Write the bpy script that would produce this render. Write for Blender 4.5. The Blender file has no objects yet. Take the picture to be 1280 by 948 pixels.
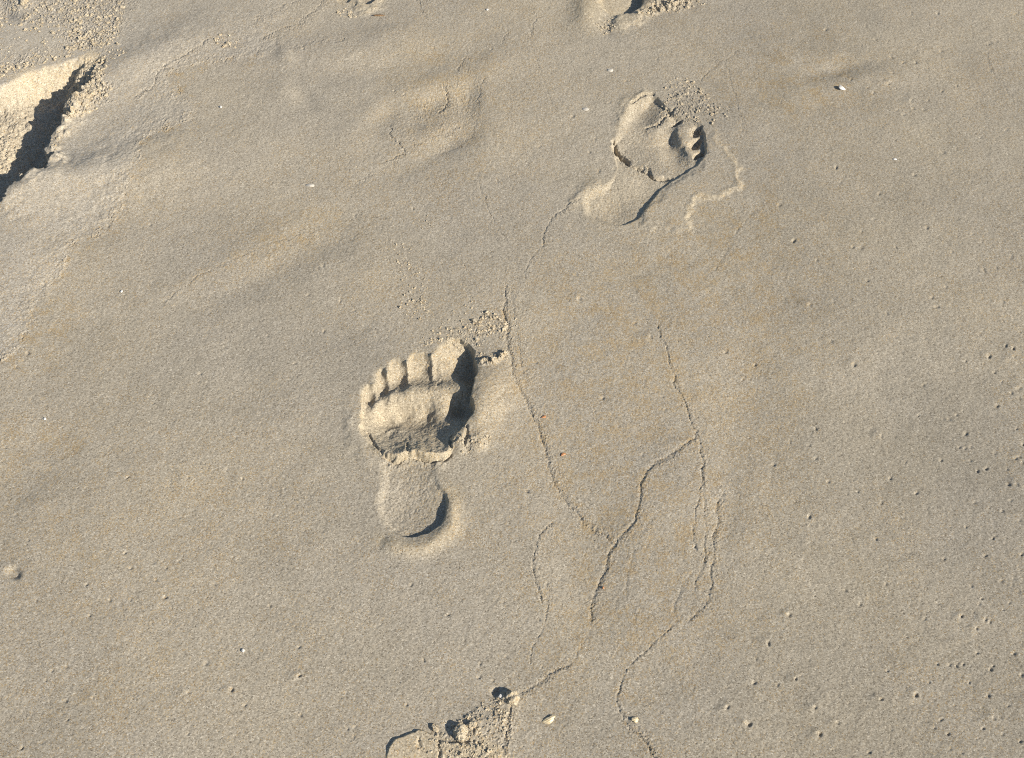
import bpy, bmesh, math, random
import numpy as np
from mathutils import Vector, Matrix

R = math.radians
rng = np.random.default_rng(7)
random.seed(7)
sc = bpy.context.scene
COL = sc.collection

# ------------------------------------------------------------------ camera
CAM_H, PITCH, FPX = 1.23, R(50.0), 1600.0        # height over the sand, tilt below the horizon, focal length in image pixels
W0, H0 = 1280.0, 948.0
SP, CP = math.sin(PITCH), math.cos(PITCH)
cam_d = bpy.data.cameras.new('camera')
cam_d.sensor_width = 36.0
cam_d.lens = 36.0 * FPX / W0
cam_d.clip_start, cam_d.clip_end = 0.05, 500
cam = bpy.data.objects.new('camera', cam_d)
COL.objects.link(cam)
cam.location = (0, 0, CAM_H)
cam.rotation_euler = (math.pi / 2 - PITCH, 0, 0)
sc.camera = cam


def ground(u, v, z=0.0):
    """image pixel coordinates (u, v) -> a point on the level z"""
    a, b = (u - W0 / 2) / FPX, -(v - H0 / 2) / FPX
    dy, dz = CP + b * SP, -SP + b * CP
    t = (z - CAM_H) / dz
    return a * t, dy * t


# ------------------------------------------------------------------ noise
def tile(n, beta, lo, hi, seed):
    """periodic noise tile, spectrum 1/f^beta between lo and hi cycles per tile, unit variance"""
    g = np.random.default_rng(seed)
    f = np.fft.rfft2(g.standard_normal((n, n)))
    ky = np.fft.fftfreq(n, 1 / n)[:, None]
    kx = np.fft.rfftfreq(n, 1 / n)[None, :]
    k = np.hypot(ky, kx)
    w = np.where((k >= lo) & (k <= hi), 1 / np.maximum(k, 1) ** beta, 0)
    t = np.fft.irfft2(f * w, s=(n, n))
    return (t / t.std()).astype(np.float32)


def sample(t, x, y, size):
    n = t.shape[0]
    fx = np.mod(np.asarray(x) / size, 1.0) * n
    fy = np.mod(np.asarray(y) / size, 1.0) * n
    ix, iy = np.floor(fx).astype(int), np.floor(fy).astype(int)
    ax, ay = (fx - ix), (fy - iy)
    ix %= n
    iy %= n
    jx, jy = (ix + 1) % n, (iy + 1) % n
    return (t[iy, ix] * (1 - ax) + t[iy, jx] * ax) * (1 - ay) + (t[jy, ix] * (1 - ax) + t[jy, jx] * ax) * ay


T_BROAD = tile(512, 1.6, 2, 40, 1)
T_MID = tile(1024, 1.1, 6, 220, 2)
T_FINE = tile(1024, 0.5, 60, 500, 3)
T_WARP1 = tile(512, 1.7, 10, 120, 4)
T_WARP2 = tile(512, 1.7, 10, 120, 5)
T_TINT = tile(512, 1.2, 2, 60, 6)


# ------------------------------------------------------------------ the sheet of sand as a height field
def spread(dense, step, reach, grow=1.35):
    """grid lines: the dense ones, then wider and wider out to the reach on both sides"""
    lo, hi = [dense[0]], [dense[-1]]
    s = step
    while lo[-1] > -reach:
        s *= grow
        s = max(s, step)
        lo.append(lo[-1] - s)
    s = step
    while hi[-1] < reach:
        s *= grow
        hi.append(hi[-1] + s)
    return np.concatenate([np.array(lo[1:][::-1]), dense, np.array(hi[1:])])


def graded(a, b, d0, d1):
    out = [a]
    while out[-1] < b:
        t = (out[-1] - a) / (b - a)
        out.append(out[-1] + d0 + (d1 - d0) * t)
    return np.array(out)


xh = graded(0.0, 0.93, 0.00080, 0.00115)
xd = np.concatenate([-xh[:0:-1], xh])
xm = np.arange(0.004, 0.5, 0.004)
xd = np.concatenate([xd[0] - xm[::-1], xd, xd[-1] + xm])
yd = graded(0.47, 2.03, 0.00085, 0.0018)
yd = np.concatenate([yd[0] - xm[::-1], yd, yd[-1] + xm])
gx = spread(xd, 0.006, 70)
gy = spread(yd, 0.006, 70)
NX, NY = len(gx), len(gy)
X, Y = np.meshgrid(gx, gy)
ZC = np.maximum(Y * CP + CAM_H * SP, 0.05)
U = W0 / 2 + FPX * X / ZC
V = H0 / 2 - FPX * (Y * SP - CAM_H * CP) / ZC
Hh = np.zeros_like(X)            # millimetres
LOOSE = np.zeros_like(X)         # disturbed, dry sand
AMBER = np.zeros_like(X)         # share of coarse amber grains
ROUGH = np.ones_like(X)          # how strong the grain relief is
near = (np.abs(X) < 1.7) & (Y > -0.3) & (Y < 2.8)

WU = 1.3 * sample(T_WARP1, X, Y, 0.6)
WV = 1.2 * sample(T_WARP2, X, Y, 0.6)
UW, VW = U + WU, V + WV


class Win:
    def __init__(s, u0, v0, u1, v1):
        rows = np.where((V[:, NX // 2] >= v0) & (V[:, NX // 2] <= v1) & (gy > 0) & (gy < 2.8))[0]
        r0, r1 = rows[0], rows[-1] + 1
        k = np.where((U[r0:r1] >= u0).any(0) & (U[r0:r1] <= u1).any(0))[0]
        s.sl = (slice(r0, r1), slice(k[0], k[-1] + 1))

    def uv(s, warp=1.0):
        return U[s.sl] + WU[s.sl] * warp, V[s.sl] + WV[s.sl] * warp


def win_of(pts, pad):
    p = np.asarray(pts, float)
    return Win(p[:, 0].min() - pad, p[:, 1].min() - pad, p[:, 0].max() + pad, p[:, 1].max() + pad)


def curve(pts, closed=False, n=6):
    p = np.asarray(pts, float)
    m = len(p)
    out = []
    for i in range(m if closed else m - 1):
        if closed:
            a, b, c, d = p[(i - 1) % m], p[i], p[(i + 1) % m], p[(i + 2) % m]
        else:
            a, b, c, d = p[max(i - 1, 0)], p[i], p[i + 1], p[min(i + 2, m - 1)]
        for k in range(n):
            t = k / n
            out.append(0.5 * (2 * b + (c - a) * t + (2 * a - 5 * b + 4 * c - d) * t * t + (3 * b - a - 3 * c + d) * t ** 3))
    if not closed:
        out.append(p[-1])
    return np.array(out)


def dist(u, v, c, closed=False):
    """distance to a polyline, which side (+ = right of travel, image v pointing down), and place along it 0..1"""
    d = np.full(u.shape, 1e9)
    side = np.zeros(u.shape)
    along = np.zeros(u.shape)
    m = len(c)
    n = m if closed else m - 1
    for i in range(n):
        a, b = c[i], c[(i + 1) % m]
        e = b - a
        L = max(e @ e, 1e-9)
        t = np.clip(((u - a[0]) * e[0] + (v - a[1]) * e[1]) / L, 0, 1)
        q = np.hypot(u - a[0] - t * e[0], v - a[1] - t * e[1])
        k = q < d
        d[k] = q[k]
        cr = e[0] * (v - a[1]) - e[1] * (u - a[0])
        side[k] = np.sign(cr)[k]
        along[k] = ((i + t) / n)[k]
    return d, side, along


def inside(u, v, c):
    r = np.zeros(u.shape, bool)
    m = len(c)
    for i in range(m):
        (x0, y0), (x1, y1) = c[i], c[(i + 1) % m]
        if y0 == y1:
            continue
        k = ((y0 > v) != (y1 > v)) & (u < (x1 - x0) * (v - y0) / (y1 - y0) + x0)
        r ^= k
    return r


def sdf(u, v, c):
    d, _, _ = dist(u, v, c, True)
    return np.where(inside(u, v, c), -d, d)


def smooth(t):
    t = np.clip(t, 0, 1)
    return t * t * (3 - 2 * t)


def tps(ctrl, u, v, lam=0.0):
    p = np.array(ctrl, float)
    P, h = p[:, :2] / 100.0, p[:, 2]
    n = len(P)

    def k(r2):
        return 0.5 * r2 * np.log(np.maximum(r2, 1e-12))
    A = np.zeros((n + 3, n + 3))
    A[:n, :n] = k(((P[:, None] - P[None]) ** 2).sum(-1)) + lam * np.eye(n)
    A[:n, n] = 1
    A[:n, n + 1:] = P
    A[n, :n] = 1
    A[n + 1:, :n] = P.T
    w = np.linalg.solve(A, np.concatenate([h, [0, 0, 0]]))
    out = np.full(u.shape, w[n]) + w[n + 1] * u / 100 + w[n + 2] * v / 100
    for i in range(n):
        out += w[i] * k((u / 100 - P[i, 0]) ** 2 + (v / 100 - P[i, 1]) ** 2)
    return out


def sunk(ctrl):
    """control points read in image pixels on the sand floor: a floor h mm down is seen nearer than it lies"""
    return [(u, v + 0.6 * h if h < 0 else v, h) for u, v, h in ctrl]


def carve(poly, floor, wall, warp=1.0, loose=0.0, raw=False):
    """floor: number or list of control points (u, v, mm); wall: width of the wall, or (u, v) -> width"""
    c = np.asarray(poly, float) if raw else curve(poly, True)
    w = win_of(c, 12)
    u, v = w.uv(warp)
    s = sdf(u, v, c)
    f = tps(sunk(floor), u, v, 1e-4) if isinstance(floor, list) else floor
    ww = wall(u, v) if callable(wall) else wall
    t = smooth(-s / ww)
    Hh[w.sl] = Hh[w.sl] * (1 - t) + f * t
    if loose:
        LOOSE[w.sl] = np.maximum(LOOSE[w.sl], loose * smooth((-s + 4) / 6))
    return c


def bump(u0, v0, ru, rv, h, rot=0.0, warp=2.0, power=1.0, loose=0.0):
    m = 3.2 * max(ru, rv)
    warp = min(warp, 0.25 + 0.025 * min(ru, rv)) if max(ru, rv) > 8 else warp
    w = Win(u0 - m, v0 - m, u0 + m, v0 + m)
    u, v = w.uv(warp)
    c, s = math.cos(R(rot)), math.sin(R(rot))
    a = ((u - u0) * c + (v - v0) * s) / ru
    b = (-(u - u0) * s + (v - v0) * c) / rv
    g = np.exp(-0.5 * (a * a + b * b) ** power)
    Hh[w.sl] += h * g
    if loose:
        LOOSE[w.sl] = np.maximum(LOOSE[w.sl], loose * g)


def ridge(pts, h, width, ends=True, warp=1.5, loose=0.0, rough=0.0):
    c = curve(pts)
    w = win_of(c, 4 * width + 6)
    u, v = w.uv(warp)
    d, _, t = dist(u, v, c)
    e = np.ones_like(t)
    if ends:
        e = smooth(t / 0.18) * smooth((1 - t) / 0.18) * 0.9 + 0.1
    g = np.exp(-0.5 * (d / width) ** 2)
    hh = h * e
    if rough:
        hh = hh * (1 + rough * sample(T_MID, X[w.sl], Y[w.sl], 0.25))
    Hh[w.sl] += hh * g
    if loose:
        LOOSE[w.sl] = np.maximum(LOOSE[w.sl], loose * g)


def crack(pts, depth, width, step=0.0, fall=14.0, broken=0.6, warp=1.0, amber=0.0):
    """a thin notch, with the sand on its sun side `step` mm higher (or lower when negative)"""
    c = curve(pts)
    w = win_of(c, max(4 * fall, 10))
    u, v = w.uv(warp)
    d, s, t = dist(u, v, c)
    du = np.gradient(d, axis=1)
    dv = np.gradient(d, axis=0)                         # rows run away from the camera: v falls
    sun = np.sign(0.85 * du / np.maximum(np.abs(np.gradient(u, axis=1)), 1e-6) - 0.5 * dv / np.maximum(np.abs(np.gradient(v, axis=0)), 1e-6))
    e = smooth(t / 0.06 + .15) * smooth((1 - t) / 0.06 + .15)
    n = sample(T_MID, X[w.sl] + 3.3, Y[w.sl] + 1.7, 0.35)
    n2 = sample(T_FINE, X[w.sl] + .3, Y[w.sl] + .7, 0.5)
    k = np.clip(0.72 + 0.55 * broken * n + 0.75 * n2, 0.0, 2.1)
    k = k if depth < 2.2 else np.clip(0.9 + 0.35 * broken * n + 0.2 * n2, 0.2, 1.6)
    q = min(1.0, 2.0 / max(depth, .1))
    dd = np.abs(d + q * (0.75 * n2 + 0.4 * n))
    Hh[w.sl] -= 0.95 * depth * e * k * np.exp(-(dd / width) ** 2)
    Hh[w.sl] += 0.22 * min(depth, 2) * e * np.clip(n2, 0, 2) * np.exp(-(d / (3.2 * width)) ** 2)
    if step:
        Hh[w.sl] += 0.55 * step * e * np.where(sun > 0, smooth((d + 1 + n2) / 2.2), 0) * np.exp(-d / fall) * np.clip(k, .2, 1.6)
    if amber:
        AMBER[w.sl] += amber * e * np.exp(-(d / 9) ** 2) * np.clip(0.5 + 0.6 * n, 0, 2)


# ---- broad relief of the beach
Hh += np.where(near, 0.7 * sample(T_BROAD, X, Y, 2.2), 14 * sample(T_BROAD, X, Y, 23.0) * np.clip((np.hypot(X, Y - 1.2) - 1.7) / 8, 0, 1))
Hh += 0.13 * sample(T_MID, X + 5, Y, 0.9)

bump(150, 220, 95, 28, 11, -16, 1.0)            # drifted sand beside the deep hollow
bump(66, 236, 64, 14, 8, -16, 1.0)
bump(-20, 330, 80, 80, 14, 10, 1.0)
bump(150, 92, 60, 15, 5, -30, 1.0)
bump(210, 60, 60, 14, 3.5, -20, 1.0)
bump(300, 40, 70, 16, 1.8, -20, 1.0)
bump(493, 44, 30, 9, 5.0, 2)                     # washed-out prints left of the middle
bump(470, 62, 60, 9, 2.5, -4)
bump(455, 92, 55, 13, -4.5, -8)
bump(400, 110, 60, 12, 1.8, -10)
bump(548, 128, 20, 8, -4.6, -20, 2)
bump(525, 110, 34, 8, 2.2, -22)
bump(478, 146, 20, 13, -3.5, -30)
bump(452, 158, 26, 17, 3.0, -30)
bump(470, 138, 14, 8, 2.0, -30)
bump(495, 165, 17, 14, 2.4, 40)
bump(562, 180, 24, 8, -3.8, -24)
bump(545, 160, 26, 7, 2.0, -20)
bump(615, 168, 24, 20, 3.2, 0)
bump(600, 88, 36, 12, 3.2, -30)
bump(585, 122, 10, 16, -4.2, 20)
bump(378, 120, 16, 8, -4.0, 40)
bump(360, 110, 20, 10, 3.4, 0)
bump(356, 70, 9, 6, 3.4, 30)
bump(330, 180, 80, 20, 1.3, -24)
bump(520, 205, 70, 10, -1.6, -18)
bump(1052, 84, 30, 8, -4.0, -8)                  # dimple with the white shard
bump(1000, 95, 46, 18, -2.0, -10)
bump(1075, 100, 40, 9, 1.8, -6)
bump(1050, 130, 34, 9, -1.2, -6)
bump(1045, 545, 30, 18, 1.4, 0)
bump(400, 300, 70, 18, -2.2, -30)
bump(330, 345, 60, 12, -1.8, -26)
bump(290, 318, 70, 10, 1.4, -28)
bump(25, 590, 40, 28, -2.6, -30)
bump(42, 575, 12, 5, 1.6, 20)
bump(46, 630, 12, 8, 1.6, 0)
bump(700, 470, 70, 60, -1.6, 0)
bump(805, 560, 40, 30, -1.2, 0)
bump(820, 640, 30, 90, 1.6, 12)
bump(940, 470, 26, 80, -1.4, 10)
bump(905, 650, 12, 50, -1.2, 8)
bump(650, 600, 30, 120, 1.6, -12)
bump(735, 750, 34, 60, -1.2, 10)
bump(870, 830, 60, 24, -1.4, -25)

# ---- swash lines and thin drying cracks
crack([(632, 350), (631, 390), (636, 430), (646, 480), (668, 520), (682, 560), (686, 590), (704, 620), (730, 650), (752, 668), (767, 682)], 1.6, 2.4, 0.9, 14, 0.5, amber=0.3)
crack([(740, 782), (742, 750), (754, 716), (767, 682), (788, 658), (799, 630), (803, 600), (819, 579), (845, 564), (866, 548), (870, 538)], 1.4, 2.5, 0.9, 12, 0.4, amber=0.35)
crack([(870, 540), (858, 512), (845, 480), (836, 450), (826, 424), (826, 405)], 1.2, 1.5, 1.0, 10, 0.8, amber=0.2)
crack([(628, 952), (633, 915), (640, 885), (650, 869), (672, 855), (695, 840), (716, 829)], 1.3, 2.3, 0.9, 12, 0.5, amber=0.2)
crack([(680, 755), (670, 720), (668, 690), (678, 668), (695, 655)], 1.0, 1.5, 1.1, 8, 0.7)
crack([(662, 830), (670, 800), (684, 770), (684, 745)], 0.8, 1.4, 0.5, 8, 0.9)
crack([(872, 545), (878, 580), (874, 620), (868, 660), (870, 690), (882, 700)], 0.8, 1.5, 0.6, 9, 0.9)
crack([(905, 610), (894, 660), (892, 700), (884, 750), (858, 780)], 0.9, 2.2, 1.0, 9, 0.8)
crack([(876, 560), (880, 620), (880, 690), (868, 742)], 0.7, 2.0, 0.7, 7, 0.9)
crack([(840, 782), (826, 795), (800, 820), (780, 840)], 0.9, 1.6, 0.9, 8, 0.8)
crack([(840, 975), (820, 948), (804, 925), (785, 905), (774, 885), (772, 862), (782, 842)], 1.1, 1.9, 0.8, 9, 0.6, amber=0.2)
crack([(676, 310), (682, 290), (688, 272), (706, 262), (728, 248)], 1.1, 1.5, 0.8, 8, 0.6)
crack([(655, 350), (660, 330), (676, 310)], 0.7, 1.6, 0.5, 8, 0.9)
crack([(640, 310), (620, 280), (606, 250), (596, 215)], 0.6, 1.6, 0.5, 8, 0.9)
crack([(926, 60), (900, 78), (882, 92), (876, 104)], 0.7, 1.5, 0.5, 8, 0.8)
crack([(905, 78), (922, 130), (932, 166)], 0.5, 1.5, 0.5, 8, 0.9)
crack([(325, 52), (352, 40), (378, 28), (394, 12), (412, -6)], 1.2, 1.5, 1.0, 10, 0.5)
crack([(318, 30), (345, 14), (385, -4)], 0.9, 1.5, 0.8, 10, 0.6)
crack([(520, -4), (528, 14), (534, 26)], 1.2, 1.4, 0.5, 8, 0.5)
crack([(166, 124), (188, 110), (198, 92), (222, 76), (248, 62), (264, 52)], 1.6, 1.4, 0.9, 10, 0.5)
crack([(78, 168), (120, 156), (162, 146)], 0.5, 1.4, 0.3, 8, 0.8)
crack([(350, 62), (372, 60), (400, 52), (440, 50)], 0.8, 1.4, 0.6, 8, 0.8)
crack([(478, 203), (500, 194), (503, 186), (494, 176), (487, 166), (486, 158)], 1.6, 1.4, 0.8, 8, 0.4)
crack([(548, 140), (558, 128), (558, 118), (554, 108)], 1.8, 1.4, 0.8, 8, 0.4)
crack([(503, 186), (530, 178), (552, 168), (575, 158)], 0.6, 1.8, 0.4, 8, 0.8)
crack([(520, 128), (536, 136), (552, 138)], 1.2, 1.6, 0.8, 7, 0.7)
crack([(545, 190), (568, 184), (590, 168), (598, 140)], 0.5, 1.8, 0.4, 8, 0.9)
crack([(572, 90), (578, 76), (592, 74)], 0.9, 1.4, 0.7, 7, 0.7)
crack([(596, 130), (600, 112), (606, 98)], 1.0, 1.5, 0.8, 7, 0.7)
crack([(626, 60), (632, 46), (634, 36)], 0.9, 1.4, 0.5, 7, 0.7)
crack([(658, 50), (668, 30), (664, 15)], 0.8, 1.6, 0.6, 8, 0.9)
crack([(1230, 52), (1238, 86), (1254, 108), (1278, 130)], 0.6, 1.3, 0.4, 8, 0.7)
crack([(430, 240), (470, 216), (500, 200)], 0.5, 1.4, 0.4, 8, 0.9)
crack([(200, 382), (222, 364), (255, 345), (300, 322), (336, 306), (400, 286)], 0.6, 1.6, 0.7, 12, 0.9, amber=0.35)
crack([(700, 160), (660, 45)], 0.3, 1.8, 0.3, 8, 1.0)

crack([(740, 782), (730, 800), (716, 829)], 0.3, 1.8, 0.2, 10, 1.0, amber=.3)
crack([(640, 885), (638, 905), (632, 948)], 0.4, 1.8, 0.6, 10, 0.8)
crack([(822, 640), (800, 672), (786, 712), (784, 750), (800, 776)], 0.4, 2.4, 0.35, 12, 0.9, amber=.25)
crack([(640, 360), (646, 420), (660, 480)], 0.5, 2.4, 0.5, 12, 0.9, amber=.25)
crack([(880, 350), (905, 320), (930, 280), (960, 250)], 0.5, 2.2, 0.4, 12, 0.9, amber=.35)
crack([(890, 600), (900, 640), (880, 700), (850, 740), (842, 782)], 0.5, 2.4, 0.4, 12, 0.9, amber=.3)
crack([(784, 902), (800, 922), (816, 944), (836, 972)], 1.0, 2.2, 0.7, 9, 0.3, amber=.2)
# the edge of the fine veneer in the upper left: coarser amber grains beyond it
EDGE = [(330, 70), (290, 76), (250, 82), (226, 84), (212, 98), (216, 112), (232, 126), (246, 140), (228, 154), (196, 164), (180, 174),
        (176, 190), (170, 215), (160, 235), (154, 258), (142, 272), (128, 288), (106, 302), (84, 320), (82, 338), (68, 358), (52, 376),
        (40, 396), (38, 416), (20, 440), (-10, 462)]
c = curve(EDGE)
w = win_of(c, 70)
u, v = w.uv(2.2)
d, s, t = dist(u, v, c)
n = sample(T_MID, X[w.sl] + 1.3, Y[w.sl] + 0.7, 0.3)
n3 = sample(T_FINE, X[w.sl] + .6, Y[w.sl], 0.45)
Hh[w.sl] += 0.8 * np.where(s > 0, smooth(d / 3.0 + .3) * np.exp(-d / 40), 0) * np.clip(.7 + .5 * n, 0, 1.6)
AMBER[w.sl] += 0.7 * np.exp(-d / 14) * np.clip(0.3 + 0.8 * n, 0, 2) * (s < 0) + 0.3 * np.exp(-(d / 6) ** 2) * np.clip(n3, 0, 2)
Hh[w.sl] += 0.5 * np.exp(-(d / 5) ** 2) * np.clip(n + .2, 0, 2) * n3
SOFTPOLY = np.concatenate([c, np.array([(-300, 500), (-300, -100), (420, -100)])])

# amber-rich lanes of coarse grains
for (a, b, ru, rv, k, rot) in [(860, 330, 120, 60, .35, -40), (760, 560, 70, 150, .4, 15), (700, 360, 40, 60, .25, 0), (830, 760, 60, 110, .4, 20),
                               (1010, 110, 60, 26, .45, -5), (560, 95, 60, 30, .35, -30), (370, 290, 60, 20, .35, -30), (60, 560, 50, 22, .4, 0),
                               (560, 200, 90, 40, .25, -20), (960, 420, 60, 110, .3, 0), (120, 700, 120, 60, .2, 0), (980, 60, 60, 40, .2, 0),
                               (60, 420, 40, 24, .35, -30), (150, 860, 140, 60, .16, 0), (300, 590, 160, 60, .12, 0)]:
    w = Win(a - 2.6 * max(ru, rv), b - 2.6 * max(ru, rv), a + 2.6 * max(ru, rv), b + 2.6 * max(ru, rv))
    u, v = w.uv(3)
    cs, sn = math.cos(R(rot)), math.sin(R(rot))
    p, q = ((u - a) * cs + (v - b) * sn) / ru, (-(u - a) * sn + (v - b) * cs) / rv
    AMBER[w.sl] += 1.0 * k * np.exp(-0.5 * (p * p + q * q))
DARKER = np.clip(0.5 * smooth((U - 560) / 640) + 0.25 * smooth((V - 500) / 400) + 0.20 * sample(T_TINT, X + .5, Y + .3, 1.9), 0, 1)  # sand colour darker towards the right and near side, with random tone
for (a, b, ru, rv, k) in [(600, 95, 60, 26, .3), (545, 165, 70, 34, .25), (1020, 70, 70, 26, .4), (950, 120, 60, 30, .3), (700, 30, 90, 24, .25), (380, 290, 90, 26, .3), (860, 340, 110, 50, .3), (30, 585, 60, 30, .3)]:  # browner damp patches on top
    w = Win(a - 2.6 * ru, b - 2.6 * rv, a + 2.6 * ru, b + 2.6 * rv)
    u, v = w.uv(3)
    DARKER[w.sl] += k * np.exp(-0.5 * (((u - a) / ru) ** 2 + ((v - b) / rv) ** 2)) * np.clip(.9 + .6 * sample(T_MID, X[w.sl] + 2, Y[w.sl] + 7, .9), .1, 2)
DARKER = np.where(near, np.clip(DARKER, 0, 1), .4)
AMBER = AMBER * np.clip(.6 + .9 * sample(T_MID, X + 4, Y + 4, .55), .05, 2.6) + 0.10 + 0.08 * sample(T_TINT, X, Y, 1.4) + .05 * sample(T_MID, X + 8, Y + 4, 1.1)

# ================================================================== PRINT 1: left foot in the middle
Z1 = lambda x, y: (420 + x / 2.788, 370 + y / 2.788)
z1 = lambda pts: [Z1(*p) for p in pts]
z1h = lambda pts: [Z1(p[0], p[1]) + (p[2],) for p in pts]
# pushed-up rims round it first
bump(*Z1(522, 352), 24, 32, 9.0, 20, 1.0, 1.2, 0.5)
bump(*Z1(500, 400), 12, 30, 3.0, 8, 1.0, 1.0, 0.5)
ridge(z1([(160, 850), (200, 872), (255, 884), (330, 868), (392, 815), (408, 755), (398, 690)]), 4.2, 7.5, warp=.6, loose=0.6)
ridge(z1([(60, 400), (55, 470), (85, 540), (140, 600)]), 1.5, 6)
bump(*Z1(250, 700), 60, 80, 1.2, 0, 1.0)
# heel and arch
HEEL1 = z1([(150, 600), (142, 660), (136, 730), (150, 785), (195, 828), (255, 846), (320, 832), (372, 795), (392, 740), (386, 700), (368, 660),
            (350, 610), (345, 570), (260, 560), (160, 560)])
FL = z1h([(170, 720, -3.5), (200, 660, -3.5), (230, 735, -6.5), (290, 745, -6.5), (352, 740, -4.6), (345, 790, -5.2), (290, 815, -5.4), (230, 815, -5),
          (180, 790, -4.5), (300, 670, -3.6), (345, 680, -2), (365, 690, -2.0), (250, 610, -2.0), (180, 590, -1.6), (320, 590, -.6), (340, 630, -.4), (250, 575, -1.2), (368, 765, -5)])
carve(HEEL1, FL, lambda u, v: 4.0 + 10 * smooth((505 - u) / 25) + 4 * smooth((620 - v) / 20), 0.7, 0.0)
# forefoot
FORE1 = z1([(86, 420), (82, 470), (108, 525), (140, 556), (205, 578), (262, 574), (330, 574), (392, 570), (412, 540), (418, 500), (436, 470), (470, 430), (484, 396),
            (474, 352), (486, 310), (492, 262), (488, 212), (466, 172), (430, 150), (384, 156), (352, 182), (338, 208), (331, 218), (322, 212), (301, 194), (272, 197), (253, 222), (245, 238),
            (236, 230), (222, 217), (200, 220), (182, 244), (176, 268), (170, 260), (158, 252), (142, 264), (132, 296), (127, 314), (120, 310), (107, 308), (93, 332), (86, 375)])
FF = z1h([(130, 530, 2.0), (200, 556, 7.5), (260, 550, 9.5), (330, 554, 9.0), (390, 550, 7.0), (108, 474, -5), (150, 500, -5), (205, 504, -5),
          (300, 504, -5.5), (380, 504, -5.5), (150, 462, -14), (220, 460, -17), (310, 458, -17), (375, 454, -11), (160, 430, -19), (230, 424, -23), (310, 420, -22), (380, 424, -14),
          (165, 396, -11), (220, 376, -9), (290, 368, -8.5),
          (345, 368, -7.5), (330, 345, -4), (140, 386, -3), (190, 352, -1.2), (250, 324, -1.0), (296, 330, -2.0), (348, 322, -4),
          (118, 370, -8.5), (166, 336, -10.5), (222, 306, -11.5), (272, 296, -10.5), (326, 296, -14), (380, 290, -9),
          (106, 336, -4.0), (152, 296, -5), (208, 262, -5.5), (284, 242, -6), (400, 190, -5), (300, 215, -2.5), (206, 236, -2.5), (150, 272, -2.5),
          (380, 245, -7.5), (448, 285, -20), (452, 230, -16), (440, 190, -8), (360, 235, -5.5),
          (432, 392, -22), (405, 424, -15), (462, 300, -21), (428, 338, -4.5), (452, 343, -6), (385, 330, -4.5), (380, 392, -10), (448, 440, -9), (410, 480, -3)])
carve(FORE1, FF, lambda u, v: 3.2 + 2.0 * smooth((570 - u) / 12), 0.8, 0.5)
for (px, py, rx, ry, ro, dep) in [(396, 222, 30, 40, 12, -3.0), (288, 248, 22, 29, 4, -3.5), (213, 270, 21, 29, -8, -3.5), (155, 302, 16, 25, -16, -3.1), (110, 348, 14, 23, -20, -2.9)]:
    bump(*Z1(px, py), rx / 2.788, ry / 2.788, dep, ro, 0.6, 1.5)
for p, q, hgt in [((138, 350), (126, 306), 1.8), ((184, 318), (174, 256), 2.2), ((250, 292), (243, 226), 2.4), ((340, 276), (330, 204), 3.0)]:
    ridge(z1([p, ((p[0] + q[0]) / 2 + 3, (p[1] + q[1]) / 2), q]), hgt, 2.0, warp=0.8)
# the lifted plate at the back of the ball, with its broken edge
crack(z1([(112, 462), (118, 500), (150, 545), (205, 574), (258, 566), (300, 572), (392, 570), (400, 520), (410, 478)]), 4.0, 1.6, 0.0, 10, 0.7, 1.2)
crack(z1([(240, 505), (246, 535), (258, 566)]), 3.4, 1.6, 0, 10, 0.5)
crack(z1([(448, 452), (458, 486), (448, 520), (470, 545)]), 4.0, 1.7, 0, 10, 0.5)
bump(*Z1(430, 525), 8, 9, 4.4, 0, 1.5, 1.6, .3)
bump(*Z1(492, 515), 9, 8, 3.6, 0, 1.5, 1.6, .5)
bump(*Z1(440, 480), 7, 7, 3.0, 0, 1.5, 1.6, .4)
ridge(z1([(150, 566), (205, 586), (262, 580), (330, 584), (395, 580)]), 1.5, 3.0, warp=2, rough=.4)
ridge(z1([(500, 235), (530, 222), (560, 226), (590, 205)]), 4.0, 3.2, warp=2.5, rough=.5, loose=.6)
crack(z1([(372, 272), (350, 300)]), 2, 1.5, 0, 8, .2)

# ================================================================== PRINT 2: right foot, upper right
Z2 = lambda x, y: (700 + x / 4.123, 80 + y / 4.123)
z2 = lambda pts: [Z2(*p) for p in pts]
z2h = lambda pts: [Z2(p[0], p[1]) + (p[2],) for p in pts]
# the plate of sand lifted on its right side
PL = curve(z2([(800, 330), (818, 400), (850, 450), (888, 510), (910, 570), (920, 615), (890, 655), (830, 682), (770, 684), (705, 690), (668, 720), (664, 790), (668, 880),
               (560, 860), (430, 830), (480, 720), (640, 590), (740, 520), (770, 400)]), True)
w = win_of(PL, 20)
u, v = w.uv(1.5)
s_ = sdf(u, v, PL)
Hh[w.sl] += 1.9 * smooth((5 - s_) / 9) * smooth((v - 155) / 40) * smooth((305 - v) / 30)
ridge(z2([(805, 350), (820, 400), (860, 450), (898, 520), (918, 600), (880, 655), (820, 684), (705, 690), (668, 730), (666, 860)]), 1.1, 3.2, loose=0.4, ends=True)
ridge(z2([(80, 740), (92, 690), (140, 640), (230, 608)]), 1.8, 4, loose=.2)
ridge(z2([(300, 330), (330, 230), (380, 180), (470, 148)]), 2.0, 5, loose=.4)
PRINT2 = z2([(115, 745), (112, 705), (132, 668), (180, 638), (238, 616), (285, 560), (282, 500), (268, 440), (272, 398), (292, 345), (312, 292), (336, 238), (362, 200),
             (420, 176), (472, 158), (520, 182), (560, 228), (602, 262), (650, 272), (702, 298), (742, 346), (758, 415), (750, 478), (724, 514),
             (690, 538), (640, 572), (560, 624), (502, 676), (452, 740), (404, 802), (330, 832), (245, 834), (170, 818), (126, 782)])
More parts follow.
